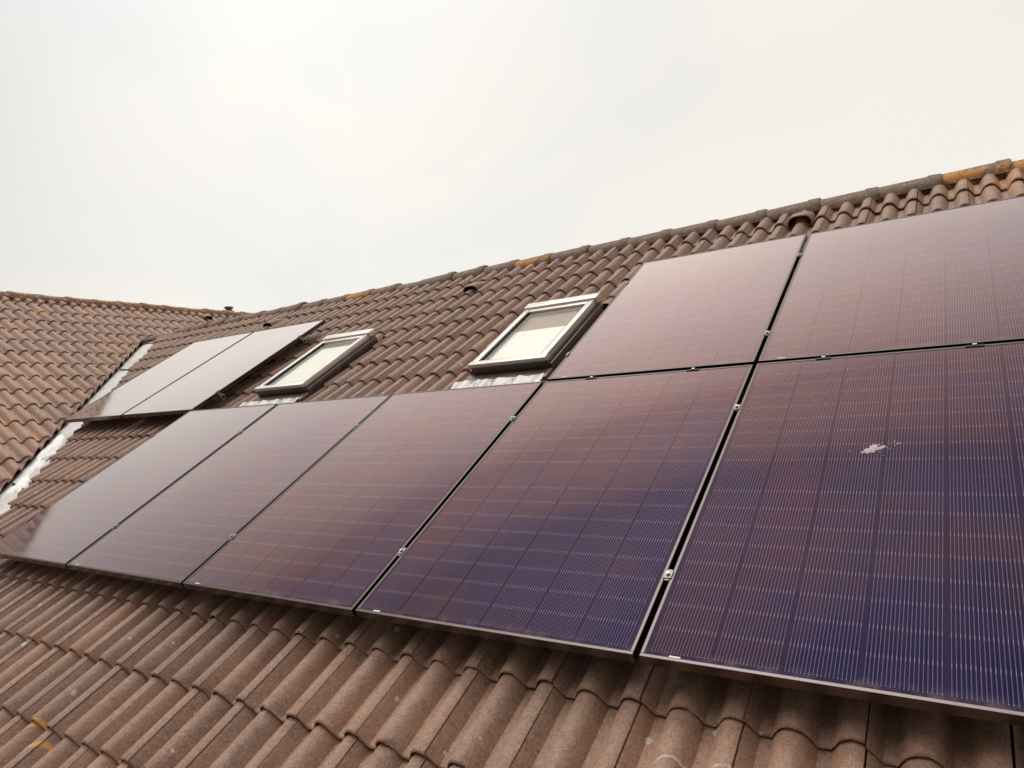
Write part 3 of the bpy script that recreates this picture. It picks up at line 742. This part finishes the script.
# ------------------------------------------------------------------ mounting rails with clamps
V_UP = 1.742                                     # foot of the upper row
P = 1.154
def rail(u0, u1, v, seams, ends, label, group):
    F = FM @ Matrix.Translation((u0, v, ZP + 0.048))
    root = tag(empty('mounting_rail', F), label, 'mounting rail', group)
    L = u1 - u0; zt = -0.036 - (ZP + 0.048); zb = zt - 0.040
    bm = bmesh.new()
    add_box(bm, (0, -0.019, zb), (L, 0.019, zb + 0.006), 0.001); add_box(bm, (0, -0.019, zb + .0065), (L, -0.014, zt), 0.001)
    add_box(bm, (0, 0.014, zb + .0065), (L, 0.019, zt), 0.001); add_box(bm, (0, -0.0135, zt - 0.012), (L, -0.006, zt - .001)); add_box(bm, (0, 0.006, zt - 0.012), (L, 0.0135, zt - .001))
    from_bm('rail_profile', bm, M_alu, root)
    zz = -(ZP + 0.048)                           # panel top in this frame
    for s in seams:
        bm = bmesh.new(); x = s - u0
        add_box(bm, (x - 0.0140, -0.017, zz + 0.001), (x + 0.0140, 0.017, zz + 0.0035), 0.001)
        add_box(bm, (x - 0.0075, -0.024, zt + 0.001), (x + 0.0075, 0.024, zz + 0.0005))
        c = from_bm('mid_clamp', bm, M_clamp, root)
        bm = bmesh.new(); add_cyl(bm, (x, 0, zz + 0.0035), (x, 0, zz + 0.0105), 0.0062, 0.0062, 14); add_cyl(bm, (x, 0, zz + 0.0106), (x, 0, zz + 0.0112), 0.004, 0.004, 6)
        from_bm('bolt', bm, M_alu, c, smooth=40)
    for s, sg in ends:
        bm = bmesh.new(); x = s - u0
        add_box(bm, (min(x, x + sg * 0.026), -0.020, zt + 0.001), (max(x, x + sg * 0.026), 0.020, zt + 0.006), 0.001)
        add_box(bm, (min(x + sg * .001, x + sg * .005), -0.020, zt + .0065), (max(x + sg * .001, x + sg * .005), 0.020, zz + 0.0015), 0.001)
        add_box(bm, (min(x - sg * .009, x + sg * .005), -0.020, zz + 0.002), (max(x - sg * .009, x + sg * .005), 0.020, zz + 0.005), 0.001)
        c = from_bm('end_clamp', bm, M_clamp, root)
        bm = bmesh.new(); add_cyl(bm, (x + sg * 0.016, 0, zt + .0065), (x + sg * 0.016, 0, zt + 0.016), 0.0075, 0.0075, 14); from_bm('bolt', bm, M_alu, c, smooth=40)
    u = u0 + 0.22
    while u < u1:
        xc = crest(u) + TP / 4 - u0
        bm = bmesh.new()
        add_box(bm, (xc - 0.016, 0.020, zb - 0.004), (xc + 0.016, 0.026, zt - .004), 0.001)
        add_box(bm, (xc - 0.016, 0.0265, zb - 0.004), (xc + 0.016, 0.16, zb + 0.001), 0.001)
        add_box(bm, (xc - 0.016, 0.160, zb - 0.050), (xc + 0.016, 0.166, zb + 0.001), 0.001)
        from_bm('roof_hook', bm, M_steel, root); u += 1.18
    return root
GR = 'aluminium rails under the solar panels'
r1 = [k * P for k in range(1, 5)]
rail(-0.03, 5 * P + 0.03, 0.325, r1, [(0.010, -1), (5 * P - 0.010, 1)], 'aluminium rail under the lower ends of the long bottom row of panels', GR)
rail(-0.03, 5 * P + 0.03, 1.335, r1, [(0.010, -1), (5 * P - 0.010, 1)], 'aluminium rail under the upper ends of the long bottom row of panels', GR)
for v, wrd in ((V_UP + 0.29, 'lower'), (V_UP + 1.34, 'upper')):
    rail(3 * P - 0.035, 5 * P + 0.03, v, [4 * P], [(3 * P + 0.010, -1), (5 * P - 0.010, 1)], 'aluminium rail under the %s ends of the upper right panels' % wrd, GR)
    rail(-2 * P - 0.03, 0.035, v, [-P], [(-2 * P + 0.01, -1), (-0.010, 1)], 'aluminium rail showing its %s right end beside the left pair of panels' % wrd, GR)

# ------------------------------------------------------------------ solar panels
def make_panel():
    root = empty('solar_panel', Matrix())
    hw = PW / 2; rim = 0.011; dp = -0.035
    bm = bmesh.new()
    for a_, b_ in (((-hw, 0, dp), (hw, rim, 0)), ((-hw, PH - rim, dp), (hw, PH, 0)), ((-hw, rim + .0003, dp), (-hw + rim, PH - rim - .0003, 0)), ((hw - rim, rim + .0003, dp), (hw, PH - rim - .0003, 0))):
        add_box(bm, a_, b_, 0.0012)
    # return flange underneath
    add_box(bm, (-hw + rim, rim, dp), (hw - rim, rim + 0.02, dp + 0.002)); add_box(bm, (-hw + rim, PH - rim - .02, dp), (hw - rim, PH - rim, dp + 0.002))
    from_bm('frame', bm, M_frame, root)
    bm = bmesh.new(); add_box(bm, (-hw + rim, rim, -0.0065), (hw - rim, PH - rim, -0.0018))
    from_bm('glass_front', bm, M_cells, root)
    bm = bmesh.new(); add_box(bm, (-hw + rim, rim, -0.0085), (hw - rim, PH - rim, -0.0072)); 
    bk = from_bm('backsheet', bm, M_back, root)
    bm = bmesh.new(); add_box(bm, (-0.055, PH / 2 - 0.03, -0.028), (0.055, PH / 2 + 0.03, -0.0090), 0.004); from_bm('junction_box', bm, M_rubber, bk)
    bm = bmesh.new(); add_box(bm, (-hw + 0.085, 0.0125, -0.0017), (-hw + 0.118, 0.0175, -0.0014)); from_bm('sticker', bm, M_sticker, root)
    return root
def edge_clips(root):                            # black clips with a bright bolt where two rows meet
    for cx in (-0.28, 0.28):
        bm = bmesh.new(); add_box(bm, (cx - 0.032, PH - 0.012, 0.0006), (cx + 0.032, PH + 0.001, 0.0022), 0.0005)
        c = from_bm('edge_clip', bm, M_rubber, root)
        bm = bmesh.new(); add_box(bm, (cx - 0.008, PH - 0.003, 0.0026), (cx + 0.008, PH + 0.007, 0.0060), 0.0015); from_bm('clip_bolt', bm, M_alu, c)
def copy_tree(o, parent=None):
    c = o.copy(); C.objects.link(c)
    if parent: c.parent = parent
    for ch in list(o.children): copy_tree(ch, c)
    return c
proto = make_panel()
GP = 'black solar panels mounted on the brown tiled roof'
spots = [
    (0, 0, 'leftmost panel of the bottom row, its lower left corner darkly mirroring the wing'),
    (1, 0, 'bottom row panel just right of the leftmost one, below the farther roof window'),
    (2, 0, 'bottom row panel between the two roof windows, third from the left end'),
    (3, 0, 'wide purple bottom row panel straight below the panel next to the nearer roof window'),
    (4, 0, 'nearest dark blue panel at lower right with a white bird dropping'),
    (3, 1, 'upper row panel standing right beside the nearer roof window'),
    (4, 1, 'upper row panel under the orange lichened end of the ridge, cut by the photo edge'),
    (-2, 1, 'left panel of the pair beside the zinc valley, wing roof mirrored in its corner'),
    (-1, 1, 'right panel of the pair by the valley, its dark right side facing a roof window'),
]
first = True
for (k_, row, lab) in spots:
    o = proto if first else copy_tree(proto); first = False
    o.matrix_world = FM @ Matrix.Translation(((k_ + 0.5) * P + rng.normal(0, 0.0008), row * V_UP, rng.normal(0, 0.0006))) @ Matrix.Rotation(rng.normal(0, 0.0012), 4, 'X') @ Matrix.Rotation(rng.normal(0, 0.0012), 4, 'Y')
    tag(o, lab, 'solar panel', GP)
    if row == 0 and k_ >= 3: edge_clips(o)
    if (k_, row) == (4, 0):
        bm = bmesh.new(); zb = -0.0012
        def splat(cx, cy, ru, rv, ang, seed):
            rr = random.Random(seed); n = 22; ring = []; cen = bm.verts.new((cx, cy, zb + 0.0012))
            for q in range(n):
                t = 2 * pi * q / n; s_ = 1 + rr.uniform(-0.3, 0.3); x_, y_ = cos(t) * ru * s_, sin(t) * rv * s_
                ring.append(bm.verts.new((cx + x_ * cos(ang) - y_ * sin(ang), cy + x_ * sin(ang) + y_ * cos(ang), zb - 0.0004)))
            for q in range(n): bm.faces.new((cen, ring[q], ring[(q + 1) % n]))
        bx = 5.15 - 4.5 * P
        splat(bx - 0.004, 1.005, 0.027, 0.014, 0.5, 1); splat(bx + 0.010, 1.030, 0.017, 0.009, 0.4, 2); splat(bx + 0.030, 1.020, 0.020, 0.007, 0.7, 3); splat(bx + 0.085, 1.044, 0.010, 0.0025, 0.4, 4)
        for q_ in range(14): splat(bx + rng.normal(0.02, 0.05), 1.02 + rng.normal(0, 0.028), rng.uniform(.0015, .004), rng.uniform(.001, .0025), rng.uniform(0, 3), 20 + q_)
        from_bm('bird_dropping', bm, M_drop, o)
